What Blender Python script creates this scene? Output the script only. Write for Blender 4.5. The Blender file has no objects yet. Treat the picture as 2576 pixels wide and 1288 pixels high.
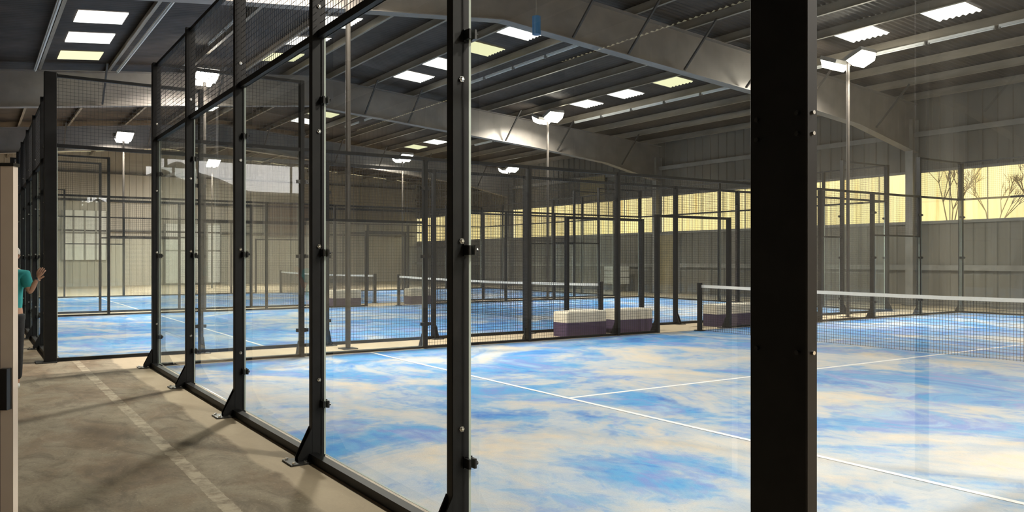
import bpy, math, random
from mathutils import Vector, Matrix
random.seed(7)
sc = bpy.context.scene
C = bpy.data.collections.new('padel_hall'); sc.collection.children.link(C)

# ------------------------------------------------------------------ camera, world, exposure
# Axes: world Y runs along the court fronts (away to the left), world X runs into the courts.
YAW = math.radians(33.54)
CAM_H = 1.418
cam = bpy.data.objects.new('camera', bpy.data.cameras.new('camera'))
C.objects.link(cam)
cam.location = (0, 0, CAM_H)
cam.rotation_euler = (math.radians(90), 0, -YAW)
cam.data.sensor_width = 36
cam.data.lens = 36 * 2057.4 / 2576
cam.data.shift_y = 8.8 / 2576
cam.data.clip_start = 0.05
cam.data.clip_end = 300
sc.camera = cam
sc.view_settings.view_transform = 'Standard'
sc.view_settings.look = 'None'
sc.view_settings.gamma = 1
sc.view_settings.exposure = 0.0
sc.view_settings.use_curve_mapping = False
sc.cycles.transparent_max_bounces = 64
sc.cycles.max_bounces = 8
sc.cycles.sample_clamp_indirect = 4

W = bpy.data.worlds.new('dusk_sky'); sc.world = W; W.use_nodes = True
wn = W.node_tree.nodes; wl = W.node_tree.links
bgn = wn['Background']
tc = wn.new('ShaderNodeTexCoord'); sx = wn.new('ShaderNodeSeparateXYZ'); cr = wn.new('ShaderNodeValToRGB')
wl.new(tc.outputs['Generated'], sx.inputs[0]); wl.new(sx.outputs['Z'], cr.inputs[0])
cr.color_ramp.elements[0].position = 0.0; cr.color_ramp.elements[0].color = (1.0, 0.80, 0.42, 1)
cr.color_ramp.elements[1].position = 0.35; cr.color_ramp.elements[1].color = (0.92, 0.9, 0.62, 1)
wl.new(cr.outputs[0], bgn.inputs['Color']); bgn.inputs['Strength'].default_value = 1.8

FLOOD_POWER = 410.0
SKYLIGHT = 2.2

# ------------------------------------------------------------------ helpers
def P(u, v, z=0.0):
    """u = along the court fronts, v = into the courts."""
    return (v, u, z)

class MB:
    def __init__(s): s.v = []; s.f = []; s.sm = []
    def add(s, vs, fs, smooth=False):
        o = len(s.v); s.v += [tuple(p) for p in vs]
        s.f += [tuple(i + o for i in f) for f in fs]; s.sm += [smooth] * len(fs)
    def box(s, u0, u1, v0, v1, z0, z1):
        a = [P(u, v, z) for z in (z0, z1) for v in (v0, v1) for u in (u0, u1)]
        # index: z*4 + v*2 + u ; x=v, y=u
        s.add(a, [(0, 1, 3, 2), (4, 6, 7, 5), (0, 4, 5, 1), (2, 3, 7, 6), (0, 2, 6, 4), (1, 5, 7, 3)])
    def bbox(s, u0, u1, v0, v1, z0, z1, b=0.004):
        """box with chamfered vertical edges"""
        pts = [(u0 + b, v0), (u1 - b, v0), (u1, v0 + b), (u1, v1 - b), (u1 - b, v1), (u0 + b, v1), (u0, v1 - b), (u0, v0 + b)]
        s.prism([P(u, v, 0) for u, v in pts], (0, 0, z0), (0, 0, z1))
    def prism(s, base, a, b):
        n = len(base)
        A = [tuple(p[i] + a[i] for i in range(3)) for p in base]
        B = [tuple(p[i] + b[i] for i in range(3)) for p in base]
        fs = [(i, (i + 1) % n, (i + 1) % n + n, i + n) for i in range(n)]
        fs += [tuple(range(n))[::-1], tuple(range(n, 2 * n))]
        s.add(A + B, fs)
    def tube(s, a, b, r, n=8, r2=None, cap=True, smooth=True):
        a = Vector(a); b = Vector(b); d = (b - a)
        if d.length < 1e-6: return
        d.normalize()
        t = Vector((0, 0, 1)) if abs(d.z) < .9 else Vector((1, 0, 0))
        x = d.cross(t).normalized(); y = d.cross(x)
        r2 = r if r2 is None else r2
        vs = []
        for c, rr in ((a, r), (b, r2)):
            for i in range(n):
                w = 2 * math.pi * i / n
                vs.append(tuple(c + x * (rr * math.cos(w)) + y * (rr * math.sin(w))))
        s.add(vs, [(i, i + n, (i + 1) % n + n, (i + 1) % n) for i in range(n)], smooth)
        if cap:
            s.add(vs[:n], [tuple(range(n))]); s.add(vs[n:], [tuple(range(n))[::-1]])
    def bar(s, a, b, w, h):
        """rectangular bar from a to b"""
        a = Vector(a); b = Vector(b); d = (b - a).normalized()
        t = Vector((0, 0, 1)) if abs(d.z) < .95 else Vector((1, 0, 0))
        x = d.cross(t).normalized() * (w / 2); y = d.cross(x).normalized() * (h / 2)
        vs = [tuple(c + p * x + q * y) for c in (a, b) for p, q in ((-1, -1), (1, -1), (1, 1), (-1, 1))]
        s.add(vs, [(0, 1, 5, 4), (1, 2, 6, 5), (2, 3, 7, 6), (3, 0, 4, 7), (3, 2, 1, 0), (4, 5, 6, 7)])
    def loft(s, rings, cap=True, smooth=True):
        n = len(rings[0]); vs = [p for r in rings for p in r]; fs = []
        for k in range(len(rings) - 1):
            for i in range(n):
                fs.append((k * n + i, k * n + (i + 1) % n, (k + 1) * n + (i + 1) % n, (k + 1) * n + i))
        s.add(vs, fs, smooth)
        if cap:
            s.add(rings[0], [tuple(range(n))[::-1]]); s.add(rings[-1], [tuple(range(n))])
    def build(s, name, mat, parent=None, fix=True):
        me = bpy.data.meshes.new(name)
        me.from_pydata(s.v, [], s.f)
        me.polygons.foreach_set('use_smooth', s.sm)
        if fix:
            import bmesh
            bm = bmesh.new(); bm.from_mesh(me); bmesh.ops.recalc_face_normals(bm, faces=bm.faces); bm.to_mesh(me); bm.free()
        me.materials.append(mat)
        o = bpy.data.objects.new(name, me); C.objects.link(o)
        if parent is not None: o.parent = parent
        return o

def tag(o, label, cat, group=None, kind=None):
    o['label'] = label; o['category'] = cat
    if group: o['group'] = group
    if kind: o['kind'] = kind
    return o
def struct(o, label=None):
    o['kind'] = 'structure'
    if label: o['label'] = label
    return o
def thing(name, loc, label, cat, group=None, rz=0.0):
    o = bpy.data.objects.new(name, None); C.objects.link(o)
    o.location = loc; o.rotation_euler = (0, 0, rz); o.empty_display_size = 0.1
    return tag(o, label, cat, group)
def link_mesh(name, me, parent=None, loc=(0, 0, 0), rz=0.0):
    o = bpy.data.objects.new(name, me); C.objects.link(o)
    o.location = loc; o.rotation_euler = (0, 0, rz)
    if parent is not None: o.parent = parent
    return o
def strip(o):
    """keep only the mesh of a prototype"""
    me = o.data; bpy.data.objects.remove(o); return me
ORD = ['first', 'second', 'third', 'fourth', 'fifth', 'sixth', 'seventh', 'eighth', 'ninth', 'tenth', 'eleventh', 'twelfth', 'thirteenth', 'fourteenth', 'fifteenth']

# ------------------------------------------------------------------ materials
def mat(name, col, rough=.5, metal=0.0, spec=.5):
    m = bpy.data.materials.new(name); m.use_nodes = True
    b = m.node_tree.nodes['Principled BSDF']
    b.inputs['Base Color'].default_value = (*col, 1)
    b.inputs['Roughness'].default_value = rough
    b.inputs['Metallic'].default_value = metal
    b.inputs['Specular IOR Level'].default_value = spec
    return m
class NT:
    def __init__(s, m): s.m = m; s.n = m.node_tree.nodes; s.l = m.node_tree.links; s.b = s.n.get('Principled BSDF')
    def new(s, t, **k):
        n = s.n.new(t)
        for a, b in k.items(): setattr(n, a, b)
        return n
    def coords(s, scale=(1, 1, 1), rot=(0, 0, 0)):
        t = s.new('ShaderNodeTexCoord'); mp = s.new('ShaderNodeMapping')
        mp.inputs['Scale'].default_value = scale; mp.inputs['Rotation'].default_value = rot
        s.l.new(t.outputs['Object'], mp.inputs[0]); return mp.outputs[0]
    def noise(s, vec, scale, detail=4, rough=.55, dist=0.0):
        n = s.new('ShaderNodeTexNoise'); n.inputs['Scale'].default_value = scale
        n.inputs['Detail'].default_value = detail; n.inputs['Roughness'].default_value = rough; n.inputs['Distortion'].default_value = dist
        s.l.new(vec, n.inputs['Vector']); return n.outputs['Fac']
    def ramp(s, fac, stops, interp='LINEAR'):
        r = s.new('ShaderNodeValToRGB'); r.color_ramp.interpolation = interp
        e = r.color_ramp.elements
        while len(e) < len(stops): e.new(.5)
        for i, (p, c) in enumerate(stops): e[i].position = p; e[i].color = (*c, 1) if len(c) == 3 else c
        s.l.new(fac, r.inputs[0]); return r.outputs[0]
    def mix(s, fac, a, b, mode='MIX'):
        n = s.new('ShaderNodeMix', data_type='RGBA', blend_type=mode)
        for sock, val in ((n.inputs[0], fac), (n.inputs[6], a), (n.inputs[7], b)):
            if isinstance(val, (int, float)): sock.default_value = val
            elif isinstance(val, tuple): sock.default_value = (*val, 1)
            else: s.l.new(val, sock)
        return n.outputs[2]
    def math(s, op, a, b=None, c=None):
        n = s.new('ShaderNodeMath', operation=op)
        for i, val in enumerate((a, b, c)):
            if val is None: continue
            if isinstance(val, (int, float)): n.inputs[i].default_value = val
            else: s.l.new(val, n.inputs[i])
        return n.outputs[0]
    def bump(s, h, strength=.3, dist=.01):
        n = s.new('ShaderNodeBump'); n.inputs['Strength'].default_value = strength; n.inputs['Distance'].default_value = dist
        s.l.new(h, n.inputs['Height']); s.l.new(n.outputs[0], s.b.inputs['Normal'])
    def color(s, c): s.l.new(c, s.b.inputs['Base Color'])

def noisy(name, c1, c2, scale, rough=.5, metal=0.0, spec=.5, stretch=(1, 1, 1), bump=0.0):
    m = mat(name, c1, rough, metal, spec); t = NT(m)
    n = t.noise(t.coords(stretch), scale, 5)
    t.color(t.ramp(n, [(.3, c1), (.7, c2)]))
    if bump: t.bump(n, bump)
    return m

M = {}
M['black'] = noisy('black_powder_coat', (.004, .004, .0045), (.009, .009, .0095), 8, .5, 0, .3)
M['farblack'] = M['black']
M['wire'] = mat('black_mesh_wire', (.02, .02, .021), .5)
M['bolt'] = mat('zinc_bolt', (.75, .74, .7), .25, 1.0)
M['plate'] = noisy('zinc_plate', (.03, .03, .03), (.09, .09, .085), 30, .4, .6)
M['gasket'] = noisy('court_edge_strip', (.30, .27, .22), (.42, .38, .31), 9, .8)
M['galv'] = noisy('galvanised_steel', (.22, .19, .15), (.34, .30, .24), 5, .5, .25, .5, (1, .2, 1))
M['rafter'] = noisy('grey_painted_steel', (.20, .18, .165), (.28, .255, .23), 1.6, .5, .15)
M['column'] = noisy('grey_column_paint', (.20, .19, .17), (.28, .265, .24), 2, .6)
M['roof'] = noisy('brown_grey_roof_sheet', (.042, .033, .026), (.085, .066, .052), 1.2, .6, .1, .4, (1, 1, 1))
M['column_dark'] = mat('dark_strut_paint', (.05, .045, .04), .6)
M['pole'] = mat('dark_pole_paint', (.07, .06, .052), .5)
M['clad'] = noisy('wall_cladding', (.14, .128, .106), (.215, .195, .16), .8, .65, 0, .3, (1, 1, .3))
M['cladpale'] = noisy('pale_wall_cladding', (.38, .35, .30), (.52, .48, .41), .5, .7, 0, .3, (1, 1, .25))
M['clamp'] = mat('black_clamp', (.008, .008, .009), .3)
M['tape'] = noisy('white_net_tape', (.90, .88, .82), (.95, .93, .89), 20, .7)
M['netcord'] = mat('black_net_cord', (.012, .013, .016), .7)
M['line'] = noisy('white_line_turf', (.72, .74, .78), (.86, .87, .88), 60, .9)
M['purple'] = noisy('purple_bench_base', (.055, .035, .085), (.075, .045, .10), 6, .6)
M['cream'] = noisy('cream_bench_top', (.66, .60, .48), (.80, .74, .62), 7, .7)
M['white'] = noisy('white_plastic', (.74, .73, .69), (.82, .81, .77), 5, .5)
M['doorcream'] = noisy('cream_panel_edge', (.80, .70, .62), (.88, .79, .71), 3, .5)
M['ochre'] = noisy('ochre_door', (.26, .20, .09), (.34, .27, .13), 3, .6)
M['brown'] = noisy('brown_board', (.16, .11, .08), (.22, .15, .11), 3, .7)
M['blue'] = mat('blue_plastic', (.05, .18, .38), .35)
M['teal'] = noisy('teal_cloth', (.03, .34, .36), (.05, .46, .47), 14, .85)
M['dark'] = noisy('dark_cloth', (.012, .012, .014), (.03, .03, .034), 14, .85)
M['skin'] = noisy('skin', (.48, .27, .18), (.55, .32, .22), 12, .55)
M['hair'] = noisy('grey_hair', (.45, .42, .38), (.62, .60, .56), 60, .7)
M['shoe'] = mat('white_shoe', (.7, .7, .68), .6)
M['bark'] = mat('bark', (.05, .03, .02), .9)

def emis(name, col, s, pattern=False):
    m = bpy.data.materials.new(name); m.use_nodes = True; t = NT(m)
    t.n.remove(t.b); e = t.new('ShaderNodeEmission'); e.inputs['Color'].default_value = (*col, 1); e.inputs['Strength'].default_value = s
    t.l.new(e.outputs[0], t.n['Material Output'].inputs[0])
    return m
M['lens'] = emis('lit_floodlight_lens', (1, .93, .80), 45)
M['lensdim'] = emis('far_floodlight_lens', (1, .96, .88), 8)
M['skywhite'] = emis('daylit_skylight', (1, .99, .93), SKYLIGHT)
M['skyyellow'] = emis('daylit_aged_skylight', (1.0, .98, .60), SKYLIGHT * .5)
M['tube'] = emis('lit_tube', (1, .95, .82), 1.0)

def glass(name, tint, ior, haze=0.0):
    m = bpy.data.materials.new(name); m.use_nodes = True; t = NT(m); t.n.remove(t.b)
    tr = t.new('ShaderNodeBsdfTransparent'); tr.inputs[0].default_value = (*tint, 1)
    gl = t.new('ShaderNodeBsdfGlossy'); gl.inputs['Roughness'].default_value = 0.0
    fr = t.new('ShaderNodeFresnel'); fr.inputs[0].default_value = ior
    ge = t.new('ShaderNodeNewGeometry')
    f = t.math('MULTIPLY', fr.outputs[0], t.math('SUBTRACT', 1.0, ge.outputs['Backfacing']))
    mx = t.new('ShaderNodeMixShader'); t.l.new(f, mx.inputs[0]); t.l.new(tr.outputs[0], mx.inputs[1]); t.l.new(gl.outputs[0], mx.inputs[2])
    out = mx.outputs[0]
    if haze:
        # pale veil painted on the panes for reflected haze, with wiped smears
        df = t.new('ShaderNodeBsdfDiffuse'); df.inputs[0].default_value = (.8, .82, .78, 1)
        nz = t.noise(t.coords((1, 1, .25)), 1.7, 5, .6, .6)
        hz = t.math('MULTIPLY', t.ramp(nz, [(.45, (.25, .25, .25)), (.72, (1, 1, 1))]), haze)
        m2 = t.new('ShaderNodeMixShader'); t.l.new(hz, m2.inputs[0]); t.l.new(out, m2.inputs[1]); t.l.new(df.outputs[0], m2.inputs[2]); out = m2.outputs[0]
    t.l.new(out, t.n['Material Output'].inputs[0])
    return m
M['glass'] = glass('court_glass', (.97, .985, .975), 1.8, .042)
M['glassedge'] = mat('glass_edge', (.55, .62, .57), .2)

# blue turf sprinkled with pale sand drifts
m = mat('blue_cloud_turf', (.1, .3, .7), .9, 0, .08); t = NT(m)
co = t.coords((1, .8, 1))
n1 = t.noise(co, .50, 5, .62, .9); n2 = t.noise(t.coords((1.1, .7, 1), (0, 0, .5)), .8, 6, .65, 1.2); n3 = t.noise(co, 4.5, 6, .72, .8); n4 = t.noise(co, 90, 2); n5 = t.noise(t.coords((1.6, 1, 1), (0, 0, .9)), 7, 5, .7, 1.5)
blue = t.ramp(n2, [(.30, (.07, .16, .50)), (.42, (.08, .25, .62)), (.50, (.12, .36, .66)), (.57, (.20, .29, .62)), (.66, (.30, .48, .68)), (.78, (.38, .44, .66))])
f = t.math('ADD', t.math('MULTIPLY', n1, .80), t.math('MULTIPLY', n3, .20))
geo = t.new('ShaderNodeNewGeometry'); sp = t.new('ShaderNodeSeparateXYZ'); t.l.new(geo.outputs['Position'], sp.inputs[0])
mr = t.new('ShaderNodeMapRange'); mr.inputs[1].default_value = 3; mr.inputs[2].default_value = 12.5; mr.inputs[3].default_value = .022; mr.inputs[4].default_value = -.045
t.l.new(sp.outputs['Y'], mr.inputs[0]); f = t.math('ADD', f, mr.outputs[0])     # the drifts are sparser on the courts farther along the hall
blue = t.mix(t.ramp(f, [(.43, (0, 0, 0)), (.52, (.8, .8, .8))]), blue, (.38, .48, .60))
sand = t.ramp(f, [(.49, (0, 0, 0)), (.54, (.5, .5, .5)), (.60, (.96, .96, .96))])
sandc = t.ramp(n2, [(.34, (.50, .54, .58)), (.46, (.60, .58, .55)), (.55, (.66, .58, .47)), (.62, (.62, .59, .54)), (.70, (.55, .57, .57))])
base = t.mix(sand, blue, sandc)
base = t.mix(t.ramp(n5, [(.64, (0, 0, 0)), (.72, (.55, .55, .55))]), base, (.20, .30, .42))
base = t.mix(t.ramp(n4, [(.3, (0, 0, 0)), (.8, (.14, .14, .14))]), base, (.08, .14, .3))
t.color(base); t.bump(n4, .25, .01); M['turf'] = m

# worn concrete
m = mat('worn_concrete', (.3, .27, .22), .8, 0, .3); t = NT(m)
co = t.coords(); sxn = t.new('ShaderNodeSeparateXYZ'); t.l.new(co, sxn.inputs[0]); X = sxn.outputs['X']; Y = sxn.outputs['Y']
n1 = t.noise(t.coords((1.4, .8, 1)), 1.3, 6, .6, .5); n2 = t.noise(co, 7, 6, .7); n3 = t.noise(co, 60, 3)
n6 = t.noise(t.coords((1, .45, 1), (0, 0, .35)), 3.2, 6, .7, 1.4)
base = t.ramp(n1, [(.28, (.17, .12, .075)), (.42, (.245, .185, .12)), (.54, (.30, .255, .18)), (.70, (.37, .31, .225))])
base = t.mix(t.ramp(n6, [(.36, (.65, .65, .65)), (.50, (0, 0, 0))]), base, (.13, .10, .068))
base = t.mix(t.ramp(n6, [(.55, (0, 0, 0)), (.72, (.5, .5, .5))]), base, (.42, .33, .24))
base = t.mix(t.ramp(n2, [(.35, (.3, .3, .3)), (.62, (0, 0, 0))]), base, (.13, .105, .08))
base = t.mix(t.ramp(n3, [(.3, (.35, .35, .35)), (.5, (0, 0, 0))]), base, (.12, .10, .075))
# painted stripe, half worn away, parallel to the fence
d = t.math('ABSOLUTE', t.math('ADD', t.math('SUBTRACT', X, 1.235), t.math('MULTIPLY', t.math('SUBTRACT', n2, .5), .05)))
st = t.math('MULTIPLY', t.math('LESS_THAN', d, .046), t.ramp(n2, [(.40, (.1, .1, .1)), (.58, (.75, .75, .75))]))
base = t.mix(st, base, (.50, .43, .32))
# paler slab edge right along the court
d2 = t.math('ADD', X, t.math('MULTIPLY', t.math('SUBTRACT', n1, .5), .22))
edge = t.new('ShaderNodeMapRange'); edge.inputs[1].default_value = 1.66; edge.inputs[2].default_value = 1.70; t.l.new(d2, edge.inputs[0])
base = t.mix(t.math('MULTIPLY', edge.outputs[0], .75), base, (.50, .41, .29))
base = t.mix(t.ramp(n3, [(.66, (0, 0, 0)), (.74, (.6, .6, .6))]), base, (.6, .54, .44))
t.color(base); t.bump(n2, .25, .01); M['concrete'] = m

# translucent corrugated window sheets
m = bpy.data.materials.new('amber_translucent_sheet'); m.use_nodes = True; t = NT(m); t.n.remove(t.b)
tr = t.new('ShaderNodeBsdfTransparent'); dfu = t.new('ShaderNodeBsdfTranslucent'); dfu.inputs[0].default_value = (.8, .6, .32, 1)
n = t.noise(t.coords((1, 5, .35)), .8, 5, .6); t.l.new(t.ramp(n, [(.32, (.84, .70, .42)), (.42, (.97, .93, .72)), (.6, (1, .99, .88))]), tr.inputs[0])
mx = t.new('ShaderNodeMixShader'); mx.inputs[0].default_value = .18; t.l.new(tr.outputs[0], mx.inputs[1]); t.l.new(dfu.outputs[0], mx.inputs[2]); t.l.new(mx.outputs[0], t.n['Material Output'].inputs[0])
M['amber'] = m

# ------------------------------------------------------------------ hall dimensions
U0, U1 = -9.5, 48.5          # near and far end walls
V0, V1 = -7.0, 24.6          # left and right long walls
RIDGE = 9.2
def roof_z(v): return 8.22 - .072 * v if v >= RIDGE else 7.558 - .104 * (RIDGE - v)
FRAMES = [-7.9, 3.2, 14.3, 25.6, 37.0]

# ------------------------------------------------------------------ structure
b = MB(); b.add([P(U0, V0), P(U0, V1), P(U1, V1), P(U1, V0)], [(0, 1, 2, 3)]); struct(b.build('floor', M['concrete'], fix=False), 'worn brown-grey concrete floor')

def clad_wall(name, axis, at, a0, a1, z0, ztop, mtl, inward, period=.34, groove=.05, depth=.035):
    """profiled sheet wall, ribs vertical. axis 'u': wall runs along u at v=at."""
    b = MB(); xs = []; p = a0
    while p < a1 - 1e-6:
        xs += [(p, 0), (min(p + period - groove - .02, a1), 0), (min(p + period - groove, a1), depth), (min(p + period - .01, a1), depth)]
        p += period
    vs = []
    for q, dd in xs:
        o = at + dd * (-inward)
        zt = ztop(q) if callable(ztop) else ztop
        vs += [P(q, o, z0), P(q, o, zt)] if axis == 'u' else [P(o, q, z0), P(o, q, zt)]
    b.add(vs, [(2 * i, 2 * i + 2, 2 * i + 3, 2 * i + 1) for i in range(len(xs) - 1)])
    return struct(b.build(name, mtl, fix=False))

WB, WT = 2.58, 4.12   # window band on the right wall
clad_wall('wall_right', 'u', V1, U0, U1, 0, WB, M['clad'], 1)
clad_wall('wall_right_upper', 'u', V1, U0, U1, WT, roof_z(V1), M['clad'], 1, period=.42)
clad_wall('wall_far', 'v', U1, V0, V1, 0, roof_z, M['cladpale'], 1)
clad_wall('wall_near', 'v', U0, V0, V1, 0, roof_z, M['cladpale'], -1)
clad_wall('wall_left', 'u', V0, U0, U1, 0, roof_z(V0), M['cladpale'], -1)

def corrugated(u0, u1, v0, v1, dz=0.0, per=.146, amp=.018, seg=6):
    b = MB(); n = int(round((u1 - u0) / per * seg)); vsl = [v0, v1]
    if v0 < RIDGE < v1: vsl = [v0, RIDGE, v1]
    for v in vsl:
        for i in range(n + 1):
            u = u0 + (u1 - u0) * i / n
            b.v.append(P(u, v, roof_z(v) + dz + amp * math.sin(2 * math.pi * u / per)))
    for k in range(len(vsl) - 1):
        for i in range(n): b.f.append((k * (n + 1) + i, k * (n + 1) + i + 1, (k + 1) * (n + 1) + i + 1, (k + 1) * (n + 1) + i)); b.sm.append(True)
    return b
struct(corrugated(U0, U1, V0, V1, .02).build('ceiling', M['roof'], fix=False), 'dark corrugated sheet roof')

# window band: one window per bay, sill and head rails
WIN = []
bays = [U0 + .1] + FRAMES + [U1 - .1]
for i in range(len(bays) - 1):
    a, c = bays[i] + .14, bays[i + 1] - .14
    w = bpy.data.objects.new('window_%d' % (i + 1), None); C.objects.link(w); w.location = P((a + c) / 2, V1, WB); struct(w)
    b = MB(); n = int((c - a) / .05)
    vs = []
    for k in range(n + 1):
        u = a + (c - a) * k / n; o = .012 * math.sin(2 * math.pi * u / .2)
        vs += [P(u - (a + c) / 2, o + .03, 0), P(u - (a + c) / 2, o + .03, WT - WB)]
    b.add(vs, [(2 * k, 2 * k + 2, 2 * k + 3, 2 * k + 1) for k in range(n)], True)
    b.build('translucent_sheet', M['amber'], w, fix=False)
    b = MB(); L = (c - a) / 2
    b.box(-L, L, -.06, .05, -.07, .02); b.box(-L, L, -.06, .05, WT - WB - .02, WT - WB + .05)
    b.build('window_frame', M['column'], w)
    k = -L + 1.1
    while k < L:
        b = MB(); b.box(k - .014, k + .014, -.012, .0, .02, WT - WB - .02); b.build('mullion', M['column'], w); k += 1.1

w = bpy.data.objects.new('window_9', None); C.objects.link(w); w.location = P(U0 + .08, 8.8, 4.1); struct(w)
M['gate'] = emis('daylit_gate_sheet', (1, .95, .92), 10.0)
b = MB(); vs = []
for k in range(41):
    x = -2.9 + 5.8 * k / 40; lo = .62 - .72 / (1 + math.exp(-(x + .4) * 2.4)) + .38 * math.exp(-((x + 2.3) / .5) ** 2)
    vs += [P(0, x, max(lo, 0)), P(0, x, 1.06)]
b.add(vs, [(2 * k, 2 * k + 2, 2 * k + 3, 2 * k + 1) for k in range(40)]); b.build('daylit_sheet', M['gate'], w, fix=False)
b = MB(); b.box(-.02, .05, -3.0, 3.0, 1.06, 1.16); b.box(-.02, .05, -.3, -.2, 0, 1.06); b.build('window_frame', M['column'], w)

# wall girts, columns, rafters, braces
for i, z in enumerate((1.18, 5.3)):
    b = MB(); b.box(U0, U1, V1 - .13, V1 - .01, z, z + .07); b.box(U0, U1, V1 - .13, V1 - .115, z - .09, z)
    tag(b.build('wall_girt', M['column']), ['dark horizontal steel rail low on the right-hand wall, below the amber windows', 'grey horizontal steel rail high on the right-hand wall, above the amber windows'][i], 'steel rail', 'rails along the right-hand wall')

def ibeam_col(u, v, zt, name, label):
    b = MB(); b.box(u - .12, u + .12, v - .17, v - .155, 0, zt); b.box(u - .12, u + .12, v + .155, v + .17, 0, zt); b.box(u - .008, u + .008, v - .155, v + .155, 0, zt)
    r = thing(name, P(u, v, 0), label, 'column'); o = b.build('shaft', M['column'], r); o.data.transform(Matrix.Translation((-v, -u, 0)))
    b = MB(); b.box(-.2, .2, -.25, .25, 0, .02); b.build('base_plate', M['plate'], r)
    return r
for i, u in enumerate(FRAMES):
    ibeam_col(u, V1 - .22, roof_z(V1) - .7, 'steel_column', ['grey steel column on the right wall far behind the camera', 'grey steel column on the right wall outside the frame edge', 'grey steel column on the right wall under the nearest roof beam', 'grey steel column on the right wall under the second roof beam', 'dark steel column on the right wall under the farthest roof beam'][i])
    ibeam_col(u, V0 + .3, roof_z(V0) - .7, 'steel_column', 'steel column on the left wall under the %s roof beam' % ['rearmost', 'camera-side', 'nearest visible', 'second visible', 'farthest'][i])
    # rafter: tapered I section following the roof
    r = thing('roof_beam', P(u, RIDGE, roof_z(RIDGE)), ['deep grey roof beam behind the camera', 'deep grey roof beam just over the camera', 'large silver-grey tapered roof beam lit by the floodlight, braced with thin struts', 'dark deep roof beam crossing above the second court', 'dark roof beam crossing far back above the third court'][i], 'roof beam')
    b = MB(); pts = [V0 + .3, V0 + 3, -1, 4, RIDGE, 14, 18, 21.5, V1 - .1]
    dep = [1.5, 1.15, 1.0, .95, .95, .98, 1.0, 1.1, 1.5]
    off = Vector(P(u, RIDGE, roof_z(RIDGE)))
    def pp(uu, v, z): return tuple(Vector(P(uu, v, z)) - off)
    for k in range(len(pts) - 1):
        va, vb = pts[k], pts[k + 1]; ta, tb = roof_z(va) - .22, roof_z(vb) - .22; ba, bb = ta - dep[k], tb - dep[k + 1]
        for (ua, ub, za0, za1, zb0, zb1) in ((u - .01, u + .01, ba, ta, bb, tb), (u - .14, u + .14, ta - .02, ta, tb - .02, tb), (u - .14, u + .14, ba - .02, ba, bb - .02, bb)):
            vs = [pp(ua, va, za0), pp(ub, va, za0), pp(ub, va, za1), pp(ua, va, za1), pp(ua, vb, zb0), pp(ub, vb, zb0), pp(ub, vb, zb1), pp(ua, vb, zb1)]
            b.add(vs, [(0, 1, 2, 3), (7, 6, 5, 4), (0, 4, 5, 1), (1, 5, 6, 2), (2, 6, 7, 3), (3, 7, 4, 0)])
    b.build('beam', M['rafter'], r)
    for v in (3.1, 6.2, 11.0, 12.6, 14.4, 16.6, 19.0, 22.3):
        z = roof_z(v) - .2; k = min(range(len(pts)), key=lambda q: abs(pts[q] - v)); zb = z - dep[k]
        for s in (-1, 1):
            b = MB(); b.bar(pp(u + s * .12, v, zb), pp(u + s * 1.15, v, z), .045, .045); b.build('brace', M['column_dark'], r)

# purlins
pv = [24.0, 22.4, 20.8, 19.05, 17.2, 15.85, 14.45, 12.85, 11.15, 9.8, 8.5, 6.95, 5.35, 3.3, 1.6, .1, -1.5, -3.1, -4.7, -6.3]
for k, v in enumerate(pv):
    z = roof_z(v); b = MB()
    b.box(U0, U1, v - .006, v + .006, z - .21, z - .01); b.box(U0, U1, v - .07, v, z - .222, z - .21); b.box(U0, U1, v, v + .07, z - .012, z)
    tag(b.build('roof_purlin', M['galv']), 'thin steel roof purlin running lengthwise, %s from the right-hand wall' % (ORD[k] if k < 15 else ('number sixteen', 'number seventeen', 'number eighteen', 'number nineteen', 'last but one')[min(k - 15, 4)]), 'purlin', 'lengthwise roof purlins')

# skylights: corrugated daylit sheets let into the roof
def skylight(u0, u1, v0, v1, yellow, label):
    tag(corrugated(u0, u1, v0, v1, -.012).build('skylight', M['skyyellow' if yellow else 'skywhite'], fix=False), label, 'skylight', 'roof skylights')
SK = [ # row v0,v1, list of (u, yellow)
 (17.5, 18.5, [(9.25, 0), (11.4, 0), (17.85, 1), (20.0, 0), (22.1, 0), (30.3, 1), (33.3, 0), (35.3, 1), (43.3, 0)], 'right-hand row'),
 (11.5, 12.5, [(11.2, 0), (17.1, 0), (19.2, 1), (21.3, 0), (23.35, 0), (29.4, 0), (31.5, 1), (33.6, 0), (39.8, 0), (42.0, 1)], 'middle row'),
 (7.2, 8.2, [(16.9, 0), (19.1, 0), (21.25, 0), (23.4, 1), (31.3, 0), (33.3, 0), (40.6, 0)], 'row above the second court'),
 (1.95, 2.95, [(19.9, 0), (21.9, 0), (24.0, 1), (31.9, 0)], 'left-hand row'),
]
for v0, v1, L, nm in SK:
    for i, (u, y) in enumerate(L):
        skylight(u, u + 1.0, v0, v1, y, '%s corrugated roof skylight, %s from the camera in the %s' % ('yellowish' if y else 'bright white', ORD[i], nm))

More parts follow.
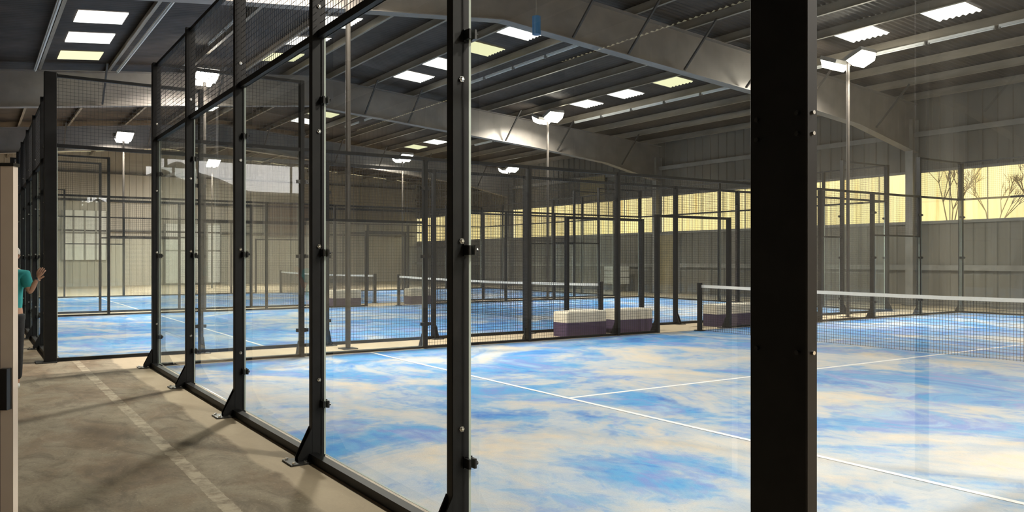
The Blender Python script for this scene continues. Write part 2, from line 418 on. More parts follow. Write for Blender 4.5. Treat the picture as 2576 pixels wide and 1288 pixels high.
# fluorescent battens under the purlins
def batten(u0, u1, v, lit, label, dz=.30):
    z = roof_z(v) - dz
    r = thing('strip_light', P((u0 + u1) / 2, v, z), label, 'strip light', 'ceiling strip lights'); L = (u1 - u0) / 2
    b = MB(); b.box(-L, L, -.035, .035, 0, .05); b.build('housing', M['white'], r)
    b = MB(); b.tube(P(-L + .03, 0, -.015), P(L - .03, 0, -.015), .016); b.build('tube', M['tube'] if lit else M['white'], r)
    for s in (-1, 1):
        b = MB(); b.box(s * L - .015, s * L + .015, -.03, .03, -.035, .05); b.build('end_cap', M['column'], r)
rows = [(18.95, [7.6, 9.2, 10.8, 12.4, 16.4, 18.0, 19.6, 21.2, 22.8, 28.5, 30.1], 'beside the right-hand skylights'),
        (13.15, [10.5, 16.6, 18.2, 19.8, 21.4, 29, 31], 'beside the middle skylights'),
        (5.0, [18.2, 19.8, 23.0], 'above the second court')]
for v, us, nm in rows:
    for i, u in enumerate(us):
        batten(u, u + 1.5, v, False, 'white strip light under the roof, %s from the camera %s' % (ORD[i], nm))
batten(16.5, 25.2, 3.45, False, 'long pale cable tray on the dark roof above the left-hand skylights')
batten(16.5, 25.2, 1.45, False, 'long pale cable tray left of the left-hand skylights')

# ------------------------------------------------------------------ court pieces (shared meshes)
def wire_mesh(w, h, step=.05, r=.0016):
    b = MB(); n = int(round(w / step)); mrows = int(round(h / step))
    for i in range(1, n):
        x = -w / 2 + w * i / n; b.box(x - r, x + r, -r, r, 0, h)
    for j in range(1, mrows):
        z = h * j / mrows; b.box(-w / 2, w / 2, -r, r, z - r, z + r)
    return strip(b.build('wire', M['wire'], fix=False))
MESHES = {}
def wire(w, h):
    k = (round(w, 2), round(h, 2))
    if k not in MESHES:
        b_ = wire_mesh(w, h); MESHES[k] = b_
    return MESHES[k]
PANES = {}
def pane(w, h):
    k = (round(w, 2), round(h, 2))
    if k not in PANES:
        b = MB(); b.box(-w / 2, w / 2, -.006, .006, 0, h)
        o = b.build('pane', M['glass']); me = o.data; me.materials.append(M['glassedge'])
        for p in me.polygons:
            if p.area < .1: p.material_index = 1
        PANES[k] = strip(o)
    return PANES[k]
b = MB(); b.tube((0, 0, 0), (0, -.010, 0), .014, 6, smooth=False); b.tube((0, -.010, 0), (0, -.018, 0), .012, 10, r2=.006)
BOLT = strip(b.build('bolt', M['bolt']))
CLAMP = {}
for s_ in (-1, 1):
    b = MB(); e_ = sorted((0, s_ * .058)); g_ = sorted((0, s_ * .012))
    b.bbox(-.024, -.008, e_[0], e_[1], -.024, .024, .003); b.bbox(.008, .024, e_[0], e_[1], -.024, .024, .003)
    b.box(-.024, .024, g_[0], g_[1], -.03, .03)
    b.tube((s_ * .04, .024, 0), (s_ * .04, .036, 0), .011, 6, smooth=False)
    CLAMP[s_] = strip(b.build('clamp', M['clamp']))
SB = MB(); SB.tube((0, 0, 0), (0, 0, .012), .012, 6, smooth=False); SBOLT = strip(SB.build('anchor_bolt', M['bolt']))

# local frame of a wall: +x points along the wall (a), +y points into the court (n)
def wall_rot(axis, inward):
    """returns z-rotation so that local y = inward normal"""
    n = Vector((inward, 0, 0)) if axis == 'u' else Vector((0, inward, 0))   # blender xyz
    return math.atan2(-n.x, n.y)

def post(axis, at, pos, h, inward, label, grp, detail, w=.06, d=.10, foot=True, clamps=True):
    """post on a court wall. Local: y into the court (0..d), x along the wall"""
    loc = P(pos, at, 0) if axis == 'u' else P(at, pos, 0)
    r = thing('fence_post', loc, label, 'post', grp, wall_rot(axis, inward))
    def lb(x0, x1, y0, y1, z0, z1): # box in local xyz through MB (u=y,v=x)
        m = MB(); m.box(y0, y1, x0, x1, z0, z1); return m
    key = ('post', round(w, 3), round(d, 3), h)
    if key not in PANES:
        m = MB(); m.bbox(0, d, -w / 2, w / 2, 0, h); PANES[key] = strip(m.build('post', M['black']))
    link_mesh('upright', PANES[key], r)
    if foot and detail >= 1:
        if 'foot' not in PANES:
            PANES['foot'] = strip(lb(-.10, .10, -.17, .02, 0, .012).build('base_plate', M['plate']))
            m = MB(); m.add([(-.006, 0, .012), (-.006, -.10, .012), (-.006, -.10, .04), (-.006, 0, .24), (.006, 0, .012), (.006, -.10, .012), (.006, -.10, .04), (.006, 0, .24)],
                            [(0, 1, 2, 3), (7, 6, 5, 4), (0, 4, 5, 1), (1, 5, 6, 2), (2, 6, 7, 3), (3, 7, 4, 0)])
            g1 = m; PANES['gusset'] = strip(g1.build('gusset', M['black']))
        link_mesh('base_plate', PANES['foot'], r)
        link_mesh('gusset', PANES['gusset'], r, (-.03, 0, 0)); link_mesh('gusset', PANES['gusset'], r, (.03, 0, 0))
        if detail >= 2:
            for x in (-.075, .075):
                for y in (-.145, -.06): link_mesh('anchor_bolt', SBOLT, r, (x, y, .012))
    if detail >= 2:
        for z in (.57, 1.51, 2.32, 3.2):
            if z < h:
                for s in (-1, 1):
                    link_mesh('bolt', BOLT, r, (s * w / 2, d * .5, z), math.radians(90) if s > 0 else math.radians(-90))
    if detail >= 1 and clamps:
        for z in (.40, 1.465, 2.54):
            if z < h:
                for s in (-1, 1):
                    if detail == 1 and s > 0 and False: continue
                    c = link_mesh('clamp', CLAMP[s], r, (s * w / 2, .085, z))
    return r

def glass_panel(axis, at, pos, w, z0, h, inward, label, grp):
    off = .085 * inward
    loc = P(pos, at + off, z0) if axis == 'u' else P(at + off, pos, z0)
    o = link_mesh('glass_panel', pane(w, h), None, loc, wall_rot(axis, inward)); return tag(o, label, 'glass panel', grp)
def mesh_panel(axis, at, pos, w, z0, h, inward, label, grp):
    off = .05 * inward
    loc = P(pos, at + off, z0) if axis == 'u' else P(at + off, pos, z0)
    me = bpy.data.meshes.get('wire_grid_%.2f_%.2f' % (w, h)) or wire(w, h)
    me = wire(w, h)
    o = link_mesh('wire_mesh_panel', me_rot(me), None, loc, wall_rot(axis, inward)); return tag(o, label, 'wire mesh', grp)
ROT = {}
def me_rot(me):
    # shapes were modelled with u along blender y: turn them so that the width runs along local x
    if me.name not in ROT:
        m2 = me.copy(); m2.transform(Matrix.Rotation(-math.pi / 2, 4, 'Z')); ROT[me.name] = m2
    return ROT[me.name]
_pane = pane
def pane(w, h):
    return me_rot(_pane(w, h))

def rail(axis, at, a0, a1, z, inward, label, grp, sz=.05, d=.05, name='fence_rail', y0=.04, mtl=None):
    b = MB(); p0, p1 = sorted((at + y0 * inward, at + (y0 + d) * inward))
    if axis == 'u': b.box(a0, a1, p0, p1, z, z + sz)
    else: b.box(p0, p1, a0, a1, z, z + sz)
    return tag(b.build(name, mtl or M['black']), label, 'rail', grp)

def wall(axis, at, a0, a1, inward, cname, wname, spec, detail, ends=(True, True)):
    """spec: bays counted away from the camera, each (type, width): 'G' 3 m glass + 1 m mesh, 'g' 2 m glass + 1 m mesh, 'm' 3 m mesh, 'o' doorway"""
    spec = [(q, 2.0) if isinstance(q, str) else q for q in spec]
    tot = sum(q[1] for q in spec); ed = [a0]
    for q in spec: ed.append(ed[-1] + q[1] * (a1 - a0) / tot)
    ty = [q[0] for q in spec]
    n = len(spec); gp = '%s of the %s' % (wname, cname)
    for i, q in enumerate(ty):
        c = (ed[i] + ed[i + 1]) / 2; bw = ed[i + 1] - ed[i]; k = ORD[i] + ' bay from the camera'
        if q == 'G':
            glass_panel(axis, at, c, bw - .115, .05, 2.93, inward, 'tall clear glass panel, %s, %s' % (k, gp), 'glass panels, ' + gp)
            mesh_panel(axis, at, c, bw - .11, 3.03, .93, inward, 'mesh over tall glass, %s, %s' % (k, gp), 'wire mesh, ' + gp)
        elif q == 'g':
            glass_panel(axis, at, c, bw - .115, .05, 1.93, inward, 'low clear glass panel, %s, %s' % (k, gp), 'glass panels, ' + gp)
            mesh_panel(axis, at, c, bw - .11, 2.03, .95, inward, 'mesh over low glass, %s, %s' % (k, gp), 'wire mesh, ' + gp)
        elif q == 'm':
            mesh_panel(axis, at, c, bw - .06, .05, 2.93, inward, 'full-height wire mesh, %s, %s' % (k, gp), 'wire mesh, ' + gp)
        elif q == 'o':
            mesh_panel(axis, at, c, bw - .06, 2.30, .68, inward, 'wire mesh over doorway, %s, %s' % (k, gp), 'wire mesh, ' + gp)
    for i in range(n + 1):
        if (i == 0 and not ends[0]) or (i == n and not ends[1]): continue
        l = ty[i - 1] if i > 0 else ty[0]; r_ = ty[i] if i < n else ty[-1]
        h = 4.0 if 'G' in (l, r_) else (2.28 if 'o' in (l, r_) else 3.03)
        corner = i in (0, n)
        post(axis, at, ed[i], h, inward, 'black steel %s, %s from the camera, %s' % ('corner post' if corner else ('door jamb' if h < 2.5 else 'post'), ORD[i], gp), 'posts, ' + gp, detail, w=.10 if corner else .06, d=.10, clamps=(l in 'Gg' or r_ in 'Gg'))
    def runs(pred):
        out = []; st = None
        for q, t_ in enumerate(ty + ['-']):
            if pred(t_) and st is None: st = q
            if not pred(t_) and st is not None: out.append((ed[st], ed[q])); st = None
        return out
    for txt, pred, z, sz, nm in (('black top rail over the tall glass', lambda q: q == 'G', 3.96, .04, 'fence_rail'),
                             ('black rail at three metres', lambda q: q != '-', 2.98, .05, 'fence_rail'),
                             ('black rail over the low glass', lambda q: q == 'g', 1.98, .04, 'fence_rail'),
                             ('black header rail over the doorway', lambda q: q == 'o', 2.23, .05, 'fence_rail'),
                             ('black bottom rail', lambda q: q in 'Ggm', 0, .05 if detail < 2 else .06, 'base_rail')):
        RR = runs(pred)
        for k, (p, q) in enumerate(RR):
            lb = '%s, %s%s' % (txt, '' if len(RR) == 1 else ('nearer stretch, ' if k == 0 else 'farther stretch, '), gp)
            if nm == 'base_rail': rail(axis, at, p, q, z, inward, lb, 'rails, ' + gp, sz, .06, nm, -.02)
            else: rail(axis, at, p, q, z, inward, lb, 'rails, ' + gp, sz)

def court(cname, u0, u1, v0, v1, sub):
    r = thing('padel_court_floor', P((u0 + u1) / 2, (v0 + v1) / 2, 0), 'blue cloud-patterned turf floor of the %s with white lines' % cname, 'court floor', 'padel court floors')
    cu, cv = (u0 + u1) / 2, (v0 + v1) / 2
    b = MB(); b.box(u0 + .13 - cu, u1 - .13 - cu, v0 + .14 - cv, v1 - .14 - cv, 0.0, .012)
    o = b.build('turf', M['turf'], r)
    def ln(a0, a1, b0, b1, nm):
        m = MB(); m.box(a0 - cu, a1 - cu, b0 - cv, b1 - cv, .0125, .0155); m.build(nm, M['line'], r)
    vn = cv
    for s in (-1, 1):
        q = vn + s * 6.95; ln(u0 + .13, u1 - .13, q - .025, q + .025, 'service_line')
        q2 = q - s * .02
        ln(cu - .025, cu + .025, min(q2, vn), max(q2, vn), 'centre_line')
    # edging strip round the turf
    m = MB()
    for (a, c_, e, g) in ((u0, u1, v0 + .045, v0 + .13), (u0, u1, v1 - .14, v1 - .06), (u0 + .06, u0 + .13, v0, v1), (u1 - .13, u1 - .06, v0, v1)):
        m.box(a - cu, c_ - cu, e - cv, g - cv, 0, .014)
    m.build('edge_strip', M['gasket'], r)
    # net
    nt = thing('court_net', P(cu, vn, 0), 'black net with white tape across the %s' % cname, 'net', 'padel nets')
    hw = (u1 - u0) / 2 - .2; hh = lambda x: .88 + .04 * (abs(x) / hw) ** 1.5
    for s in (-1, 1):
        m = MB(); m.bbox(s * hw - .04, s * hw + .04, -.04, .04, .012, .96, .008); m.box(s * hw - .09, s * hw + .09, -.07, .07, .0125, .03)
        m.build('net_post', M['black'], nt)
    nx = int(hw * 2 / .045); m = MB(); rr = .0021
    for i in range(nx + 1):
        x = -hw + .05 + (2 * hw - .1) * i / nx; m.box(x - rr, x + rr, -rr, rr, .02, hh(x) - .03)
    for j in range(19):
        z = .03 + .045 * j; m.box(-hw + .05, hw - .05, -rr, rr, z - rr, z + rr)
    m.build('net_mesh', M['netcord'], nt, fix=False)
    m = MB(); N = 20; vs = []
    for i in range(N + 1):
        x = -hw + .05 + (2 * hw - .1) * i / N
        vs += [P(x, -.006, hh(x) - .055), P(x, .006, hh(x) - .055), P(x, .006, hh(x)), P(x, -.006, hh(x))]
    fs = []
    for i in range(N):
        for k in range(4): fs.append((i * 4 + k, i * 4 + (k + 1) % 4, i * 4 + 4 + (k + 1) % 4, i * 4 + 4 + k))
    fs += [(0, 1, 2, 3), (N * 4 + 3, N * 4 + 2, N * 4 + 1, N * 4)]
    m.add(vs, fs); m.build('tape', M['tape'], nt)

A = (1.58, 11.6, 2.0, 22.0); B = (12.95, 22.95, .93, 20.93); D = (24.25, 34.25, .90, 20.90)
court('nearest court', *A, None); court('second court', *B, None); court('third court', *D, None)
SIDE = ['G', 'g', 'm', 'm', ('m', 1.0), 'o', ('m', 1.0), 'm', 'm', 'g', 'G']
wall('u', A[2], A[0], A[1], 1, 'nearest court', 'front wall', ['G'] * 5, 2, (False, True))
wall('v', A[1], A[2], A[3], -1, 'nearest court', 'dividing fence', SIDE, 1, (False, True))
wall('u', A[3], A[0], A[1], -1, 'nearest court', 'rear wall', ['G'] * 5, 0, (True, False))
wall('v', A[0], A[2], A[2] + 4, 1, 'nearest court', 'camera-side fence', ['G', 'g'], 0, (False, True))
wall('u', B[2], B[0], B[1], 1, 'second court', 'front wall', ['G'] * 5, 2, (False, True))
wall('v', B[0], B[2], B[3], 1, 'second court', 'near side fence', SIDE, 1, (False, True))
wall('v', B[1], B[2], B[3], -1, 'second court', 'far side fence', SIDE, 0, (False, True))
wall('u', B[3], B[0], B[1], -1, 'second court', 'rear wall', ['G'] * 5, 0, (False, False))
wall('v', D[0], D[2], D[3], 1, 'third court', 'near side fence', SIDE, 0, (True, True))
wall('u', D[2], D[0], D[1], 1, 'third court', 'front wall', ['G'] * 5, 0, (False, True))
wall('v', D[1], D[2], D[3], -1, 'third court', 'far side fence', SIDE, 0, (False, True))
wall('u', D[3], D[0], D[1], -1, 'third court', 'rear wall', ['G'] * 5, 0, (False, False))

# heavy corner posts
def corner_post(u0, u1, v0, v1, h, label, mtl='black', bolts=()):
    r = thing('corner_post', P((u0 + u1) / 2, (v0 + v1) / 2, 0), label, 'post')
    cu, cv = (u0 + u1) / 2, (v0 + v1) / 2
    b = MB(); b.bbox(u0 - cu, u1 - cu, v0 - cv, v1 - cv, .012, h, .004); b.build('upright', M[mtl], r)
    b = MB(); b.box(u0 - cu - .08, u1 - cu + .08, v0 - cv - .1, v1 - cv, 0, .012); b.build('base_plate', M['plate'], r)
    for z in bolts:
        for uu in (u0 + .03, u1 - .03):
            b = MB(); b.tube(P(uu - cu, v0 - cv, z), P(uu - cu, v0 - cv - .008, z), .007, 8); b.build('bolt', M['clamp'], r)
        b = MB(); b.tube(P(u0 - cu, 0, z), P(u0 - cu - .007, 0, z), .006, 8); b.build('bolt', M['bolt'], r)
corner_post(1.48, 1.685, 1.99, 2.04, 4.0, 'wide flat black post closest to the camera at the near corner of the court', bolts=(1.15, 1.78, 1.84, 2.6))
corner_post(12.87, 13.02, .85, 1.0, 4.0, "thick black corner post of the second court beside the walkway")

# ------------------------------------------------------------------ floodlight poles
def floodlight(u, v, h, label, lit=True, power=FLOOD_POWER, aim=((0, -1), (0, 1)), r0=.04, spread=.34):
    r = thing('floodlight_pole', P(u, v, 0), label, 'floodlight', 'floodlight poles')
    b = MB(); b.tube((0, 0, 0), (0, 0, h), r0, 12); b.build('pole', M['pole'], r)
    b = MB(); b.box(-.12, .12, -.12, .12, 0, .015); b.build('base_plate', M['plate'], r)
    b = MB(); b.bar(P(-.35, 0, h - .0), P(.35, 0, h - .0), .05, .05); b.build('crossbar', M['column'], r)
    for k, s in enumerate((-1, 1)):
        # head: shallow housing tilted outward over each court
        hd = MB(); lens = MB(); c = Vector(P(s * spread, 0, h + .02))
        n = Vector(P(s * .38, 0, -.92)).normalized(); x = Vector((1, 0, 0)); y = n.cross(x).normalized()
        def q(a, bq, d): return tuple(c + x * a + y * bq + n * d)
        hd.add([q(a, e, d) for d in (-.05, .05) for a, e in ((-.31, -.24), (.31, -.24), (.31, .24), (-.31, .24))], [(3, 2, 1, 0), (4, 5, 6, 7), (0, 1, 5, 4), (1, 2, 6, 5), (2, 3, 7, 6), (3, 0, 4, 7)])
        H = hd.build('lamp_head', M['column'], r)
        lens.add([q(a, e, .052) for a, e in ((-.29, -.22), (.29, -.22), (.29, .22), (-.29, .22))] + [q(a, e, .22) for a, e in ((-.22, -.16), (.22, -.16), (.22, .16), (-.22, .16))],
                 [(4, 5, 6, 7), (0, 1, 5, 4), (1, 2, 6, 5), (2, 3, 7, 6), (3, 0, 4, 7)])
        lens.build('lens', M['lens'] if lit else M['lensdim'], H, fix=False)
        if power:
            ld = bpy.data.lights.new('floodlight_lamp', 'AREA'); ld.shape = 'RECTANGLE'; ld.size = .44; ld.size_y = .32; ld.energy = power; ld.color = (1, .93, .82); ld.spread = math.radians(140)
            lo = bpy.data.objects.new('floodlight_lamp', ld); C.objects.link(lo); lo.parent = r
            lo.location = c + n * .235; lo.rotation_euler = (-n).to_track_quat('Z', 'Y').to_euler()
FL = [(12.2, 18.0, 6.35, 'brightly lit floodlight pole behind the net of the nearest court', 1, 1),
      (12.25, 5.0, 6.6, 'tall grey floodlight pole beside the first mesh bay, lamp above the photo', 1, 1),
      (23.5, 17.1, 6.5, 'brightly lit floodlight pole at the far side of the second court, centre of the photo', 1, 1),
      (23.5, 5.4, 6.5, 'brightly lit twin floodlight seen through the front glass, left part of the photo', 1, 1),
      (35.0, 17.0, 6.25, 'far floodlight pole behind the third court, centre of the photo', 0, 1),
      (-5.5, 9.5, 5.9, 'added unseen floodlight pole behind the camera, brightening the near end of the hall', 0, 1.8),  # added out of view to brighten the near wall mirrored in the glass
      (42.0, 10.0, 6.25, 'added floodlight pole brightening the far end of the hall, left of the middle', 0, 1.4),  # made-up lamp, added to lift the far end wall
      (41.0, -2.0, 6.0, 'added floodlight pole brightening the far end of the hall beside the walkway', 0, .6),  # another added lamp for the far end wall, walkway side
      (35.0, 5.0, 6.25, 'far twin floodlight with pale bar heads above the third court, at the left', 0, 1),
      (35.0, 23.0, 6.1, 'slim far pole with a small dim lamp head before the right-hand wall', 0, 0),
      (.45, 5.0, 6.5, 'floodlight pole on the camera side of the nearest court, front', 1, .6),
      (.45, 17.0, 6.5, 'floodlight pole on the camera side of the nearest court, rear', 1, .7)]
for (u, v, h, lb, lit, pw) in FL: floodlight(u, v, h, lb, bool(lit), FLOOD_POWER * pw)

# ------------------------------------------------------------------ benches
def bench(u0, u1, v0, v1, label, hb=.30, ht=.24):
    cu, cv = (u0 + u1) / 2, (v0 + v1) / 2; r = thing('court_bench', P(cu, cv, 0), label, 'bench', 'benches between the courts')
    a, c = (u1 - u0) / 2, (v1 - v0) / 2
    b = MB(); b.bbox(-a, a, -c, c, 0, hb, .02); b.build('base', M['purple'], r)
    b = MB()
    def rg(z, e): return [P(p, q, z) for p, q in ((-a + e, -c), (a - e, -c), (a, -c + e), (a, c - e), (a - e, c), (-a + e, c), (-a, c - e), (-a, -c + e))]
    b.loft([rg(hb, .02), rg(hb + ht - .03, .02), [tuple(x * (.97 if i < 2 else 1) for i, x in enumerate(p)) for p in rg(hb + ht, .03)]], smooth=False)
    b.build('cushion', M['cream'], r)
bench(11.85, 12.27, 9.05, 10.0, 'purple and cream box bench, left of the pair left of the net post', .26, .20)
bench(11.88, 12.3, 10.3, 11.2, 'purple and cream box bench, right of the pair left of the net post', .26, .20)
bench(11.95, 12.37, 13.1, 14.5, 'purple and cream box bench right of the net post, partly behind the wide black post', .26, .20)
bench(23.2, 23.65, 9.0, 9.9, 'small distant cream-topped bench behind the second court, left of the black post', .26, .24)
bench(23.3, 23.75, 11.6, 12.4, 'small distant cream-topped bench behind the second court, beside its net', .26, .24)
for (u, v, z, lb) in ((12.0, 10.3, 0, ''),):
    pass

# ------------------------------------------------------------------ fittings on the right wall
def boxthing(name, u0, u1, v0, v1, z0, z1, mtl, label, cat):
    cu, cv = (u0 + u1) / 2, (v0 + v1) / 2; r = thing(name, P(cu, cv, z0), label, cat)
    b = MB(); b.bbox(u0 - cu, u1 - cu, v0 - cv, v1 - cv, 0, z1 - z0, .015); b.build('body', M[mtl], r); return r
r = thing('wall_door', P(25.0, V1 - .16, 0), 'ochre door in the right-hand wall with a small white notice on it', 'door')
b = MB(); b.box(-.55, .55, -.03, .03, 0, 2.45); b.build('leaf', M['ochre'], r)
b = MB(); b.box(-.63, -.55, -.05, .05, 0, 2.53); b.box(.55, .63, -.05, .05, 0, 2.53); b.box(-.55, .55, -.05, .05, 2.45, 2.53); b.build('door_frame', M['column'], r)
b = MB(); b.box(-.50, -.34, -.04, -.031, 1.72, 1.9); b.build('notice', M['white'], r)
b = MB(); b.tube(P(-.42, -.07, 1.05), P(-.28, -.07, 1.05), .012); b.tube(P(-.42, -.07, 1.05), P(-.42, -.03, 1.05), .012); b.build('handle', M['bolt'], r)
# white slatted unit stands before the wall
r = thing('storage_unit', P(27.6, V1 - .75, 0), 'white box unit with horizontal gaps near the right wall, behind the net post', 'cabinet')
b = MB(); b.box(-.55, .55, -.25, .25, .35, .62); b.box(-.55, .55, -.25, .25, .65, .9); b.box(-.55, .55, -.25, .25, .93, 1.12); b.build('body', M['white'], r)
b = MB()
for s in (-1, 1):
    for q in (-.2, .2): b.box(s * .48 - .03, s * .48 + .03, q - .03, q + .03, 0, .35)
b.build('legs', M['column'], r)
r = thing('wall_banner', P(30.0, V1 - .18, 4.2), 'olive board high on the right-hand wall above the amber windows', 'board')
b = MB(); b.box(-.9, .9, -.02, .02, 0, 1.1); b.build('board', M['ochre'], r)
# far end wall: pale boards
for (v0, v1, z0, z1, mt, lb) in ((4.0, 6.1, 1.4, 4.0, 'white', 'tall pale board with panes on the far end wall'), (9, 12, .1, 3.4, 'white', 'wide pale panel on the far end wall behind the glass'),
                                 (14.5, 18.5, 2.8, 4.8, 'brown', 'brown panel high on the far end wall'), (17.5, 19.4, .2, 3.2, 'cladpale', 'cream door panel on the far end wall')):
    r = thing('wall_panel', P(U1 - .12, (v0 + v1) / 2, z0), lb, 'panel'); b = MB(); w = (v1 - v0) / 2
    b.box(-.03, .03, -w, w, 0, z1 - z0); b.build('board', M[mt], r)
    b = MB(); n = 4
    for k in range(n + 1):
        q = -w + 2 * w * k / n; b.box(-.06, -.031, q - .04, q + .04, 0, z1 - z0)
    b.box(-.06, -.031, -w, w, (z1 - z0) * .55 - .04, (z1 - z0) * .55 + .04); b.build('battens', M['column'], r)

for z, lb in ((2.9, 'lower'), (4.5, 'middle'), (6.0, 'upper')):
    b = MB(); b.box(U1 - .16, U1 - .07, V0 + .1, V1 - .2, z, z + .09)
    tag(b.build('wall_girt', M['column_dark']), 'dark horizontal steel rail across the far end wall, the %s of three' % lb, 'steel rail', 'rails across the far end wall')

# blue sensor box hanging from the roof beam
r = thing('hanging_sensor', P(13.2, 9.33, 5.86), 'small blue cylinder hanging under the roof beam before a skylight', 'sensor')
b = MB(); b.tube((0, 0, 0), (0, 0, .36), .085, 16); b.build('canister', M['blue'], r)
b = MB(); b.tube((0, 0, .36), (0, 0, 1.45), .015, 6); b.build('rod', M['column'], r)

# ------------------------------------------------------------------ cream-edged panel and person on the left
def cam_point(px, py, Z):
    X = (px - 1288) / 2057.4 * Z; c, s = math.cos(YAW), math.sin(YAW)
    return (-s * X + c * Z, c * X + s * Z, CAM_H + (652.8 - py) / 2057.4 * Z)
e = cam_point(33, 410, 3.0)
r = thing('display_board', (e[1], e[0], 0), 'cream-edged upright board at the left edge of the photo, with a black handle', 'board', rz=-YAW)
b = MB(); b.box(0, .03, -.047, 0, .05, e[2] - .012); b.build('edge_frame', M['doorcream'], r)   # depth along u, local x to the left
b = MB(); b.box(.005, .03, -.75, -.048, .05, e[2] - .012); b.build('panel', M['clamp'], r)
b = MB(); b.box(-.005, .035, -.75, .004, e[2] - .012, e[2]); b.build('top_cap', M['clamp'], r)
b = MB(); b.box(-.03, 0, -.036, -.005, .87, 1.02); b.build('handle', M['clamp'], r)
b = MB(); b.box(-.12, .15, -.7, -.02, 0, .05); b.build('base', M['clamp'], r)

# ------------------------------------------------------------------ trees beyond the amber windows
def tree(u, v, h, label, seed):
    rnd = random.Random(seed); r = thing('bare_tree', P(u, v, 0), label, 'tree', 'trees outside'); b = MB()
    def grow(p, d, L, rad, dep):
        q = p + d * L; b.tube(p, q, rad, 6, rad * .7)
        if dep == 0: return
        for _ in range(3 if dep > 2 else 4):
            nd = (d + Vector((rnd.uniform(-.6, .6), rnd.uniform(-.6, .6), rnd.uniform(-.1, .5)))).normalized(); grow(q, nd, L * rnd.uniform(.5, .72), rad * .62, dep - 1)
    grow(Vector((0, 0, 0)), Vector((0, 0, 1)), h * .42, h * .009, 4)
    b.build('branches', M['bark'], r, fix=False)
tree(15.05, 28, 5.0, 'bare tree outside the amber window right of the rear corner post', 3)
tree(15.9, 32.5, 4.6, 'leaning bare tree outside the amber window by the rear corner of the court', 5)
tree(12.3, 29.3, 4.6, 'dark bare tree outside the amber window at the right edge of the photo', 8)
b = MB(); b.add([P(-30, V1 + .2, -.05), P(80, V1 + .2, -.05), P(80, 80, -.05), P(-30, 80, -.05)], [(3, 2, 1, 0)]); struct(b.build('ground', M['concrete'], fix=False))

# ------------------------------------------------------------------ person in teal by the second court
def skinned(name, chain, mtl, parent, sub=2):
    """chain: (verts [(pos, radius)], edges)"""
    vs, es = chain
    me = bpy.data.meshes.new(name); me.from_pydata([p for p, _ in vs], es, []); me.materials.append(mtl)
    o = bpy.data.objects.new(name, me); C.objects.link(o); o.parent = parent
    sk = o.modifiers.new('skin', 'SKIN'); sk.use_smooth_shade = True
    for i, (_, r) in enumerate(vs):
        rr = r if isinstance(r, tuple) else (r, r); me.skin_vertices[0].data[i].radius = rr
    me.skin_vertices[0].data[0].use_root = True
    s = o.modifiers.new('sub', 'SUBSURF'); s.levels = sub; s.render_levels = sub
    return o
pu, pv_ = cam_point(21, 960, 8.9)[:2]
# local frame: +x to the right of the picture, +y away from the camera
pr = thing('person', (pv_, pu, 0), 'person in teal shirt and dark trousers with pale hair, reaching towards the glass', 'person', rz=-YAW)
body = [((0, 0, .86), (.09, .07)), ((0, 0, 1.02), (.11, .09)), ((.01, 0, 1.18), (.13, .10)), ((.02, 0, 1.28), (.09, .075)), ((.025, 0, 1.34), .048), ((.03, -.01, 1.38), .05), ((.035, -.015, 1.44), (.076, .088)), ((.035, -.01, 1.51), (.066, .075)),
        ((.18, 0, 1.25), .045), ((.23, .01, 1.05), .037), ((.27, .02, 1.15), .030), ((.30, .02, 1.2), .022),
        ((-.15, 0, 1.25), .045), ((-.19, .0, 1.0), .037), ((-.20, -.05, .80), .027), ((-.20, -.06, .75), .02),
        ((.08, 0, .80), .085), ((.09, -.01, .45), .055), ((.09, .0, .09), .036), ((.09, -.08, .05), .035), ((.09, -.14, .035), .028),
        ((-.08, 0, .80), .085), ((-.09, -.02, .45), .055), ((-.10, .02, .09), .036), ((-.10, -.06, .05), .035), ((-.10, -.12, .035), .028)]
edges = [(0, 1), (1, 2), (2, 3), (3, 4), (4, 5), (5, 6), (6, 7), (3, 8), (8, 9), (9, 10), (10, 11), (3, 12), (12, 13), (13, 14), (14, 15), (0, 16), (16, 17), (17, 18), (18, 19), (19, 20), (0, 21), (21, 22), (22, 23), (23, 24), (24, 25)]
skinned('body', (body, edges), M['skin'], pr)
sh = [((0, 0, .76), (.165, .125)), ((0, 0, 1.02), (.145, .115)), ((.01, 0, 1.18), (.16, .125)), ((.02, 0, 1.275), (.12, .09)), ((.18, 0, 1.255), .065), ((.215, .01, 1.10), .058), ((-.15, 0, 1.255), .065), ((-.185, 0, 1.08), .058)]
skinned('shirt', (sh, [(0, 1), (1, 2), (2, 3), (3, 4), (4, 5), (3, 6), (6, 7)]), M['teal'], pr)
trs = [((0, 0, .90), (.14, .115)), ((.08, 0, .78), .10), ((.09, -.01, .45), .075), ((.09, 0, .1), .055), ((-.08, 0, .78), .10), ((-.09, -.02, .45), .075), ((-.10, .02, .1), .055)]
skinned('trousers', (trs, [(0, 1), (1, 2), (2, 3), (0, 4), (4, 5), (5, 6)]), M['dark'], pr)
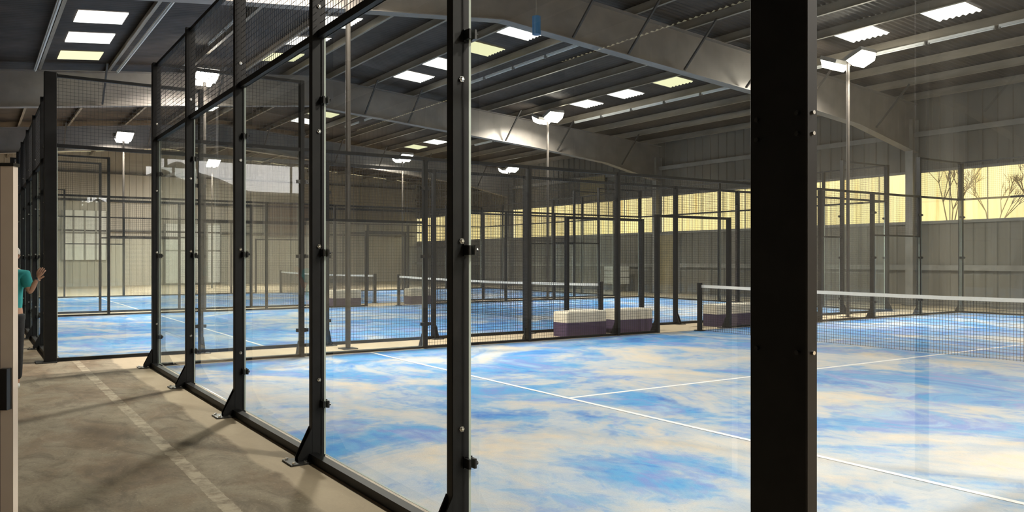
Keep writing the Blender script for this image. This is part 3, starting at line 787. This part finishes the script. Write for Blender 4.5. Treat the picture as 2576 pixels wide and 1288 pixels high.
for s, y in ((.09, 0), (-.10, .02)):
    skinned('shoe', ([((s, y + .02, .05), .045), ((s, y - .07, .045), .045), ((s, y - .15, .035), .034)], [(0, 1), (1, 2)]), M['shoe'], pr)
skinned('hair', ([((.03, .035, 1.42), (.07, .05)), ((.033, .02, 1.50), (.088, .085)), ((.035, -.01, 1.545), (.07, .07))], [(0, 1), (1, 2)]), M['hair'], pr)
# hands: palm with four fingers and a thumb
def hand(base, d, side, nm):
    base = Vector(base); d = Vector(d).normalized(); x = Vector((0, 1, 0)).cross(d).normalized(); n = d.cross(x)
    vs = [(tuple(base), .022), (tuple(base + d * .07), (.036, .016))]; es = [(0, 1)]
    for k in range(4):
        L = (.062, .074, .07, .055)[k]; o = base + d * .075 + x * ((k - 1.5) * .021)
        i = len(vs); vs += [(tuple(o), .010), (tuple(o + d * L * .5 + n * .01), .009), (tuple(o + d * L * .9 + n * .03), .008)]; es += [(1, i), (i, i + 1), (i + 1, i + 2)]
    i = len(vs); vs += [(tuple(base + d * .025 + x * .03 * side), .011), (tuple(base + d * .06 + x * .055 * side + n * .01), .009)]; es += [(0, i), (i, i + 1)]
    skinned(nm, (vs, es), M['skin'], pr, 1)
hand((.30, .02, 1.2), (.3, .1, .8), 1, 'hand'); hand((-.20, -.06, .75), (0, -.1, -1), -1, 'hand')
# nose, ears, eyes, mouth
b = MB(); b.loft([[( .035 + sx_ * w, -.095 - d, z) for sx_, d in ((-1, -.01), (0, dd), (1, -.01))] for z, w, dd in ((1.475, .006, .004), (1.445, .013, .022), (1.435, .011, .004))]); b.build('nose', M['skin'], pr)
for s in (-1, 1):
    b = MB(); b.tube((.035 + s * .072, -.012, 1.435), (.035 + s * .088, -.0, 1.47), .014, 8, .012); b.build('ear', M['skin'], pr)
    b = MB(); b.tube((.035 + s * .028, -.094, 1.473), (.035 + s * .028, -.102, 1.473), .009, 8); b.build('eye', M['clamp'], pr)
b = MB(); b.bar((.015, -.1, 1.41), (.055, -.1, 1.41), .006, .008); b.build('mouth', M['brown'], pr)
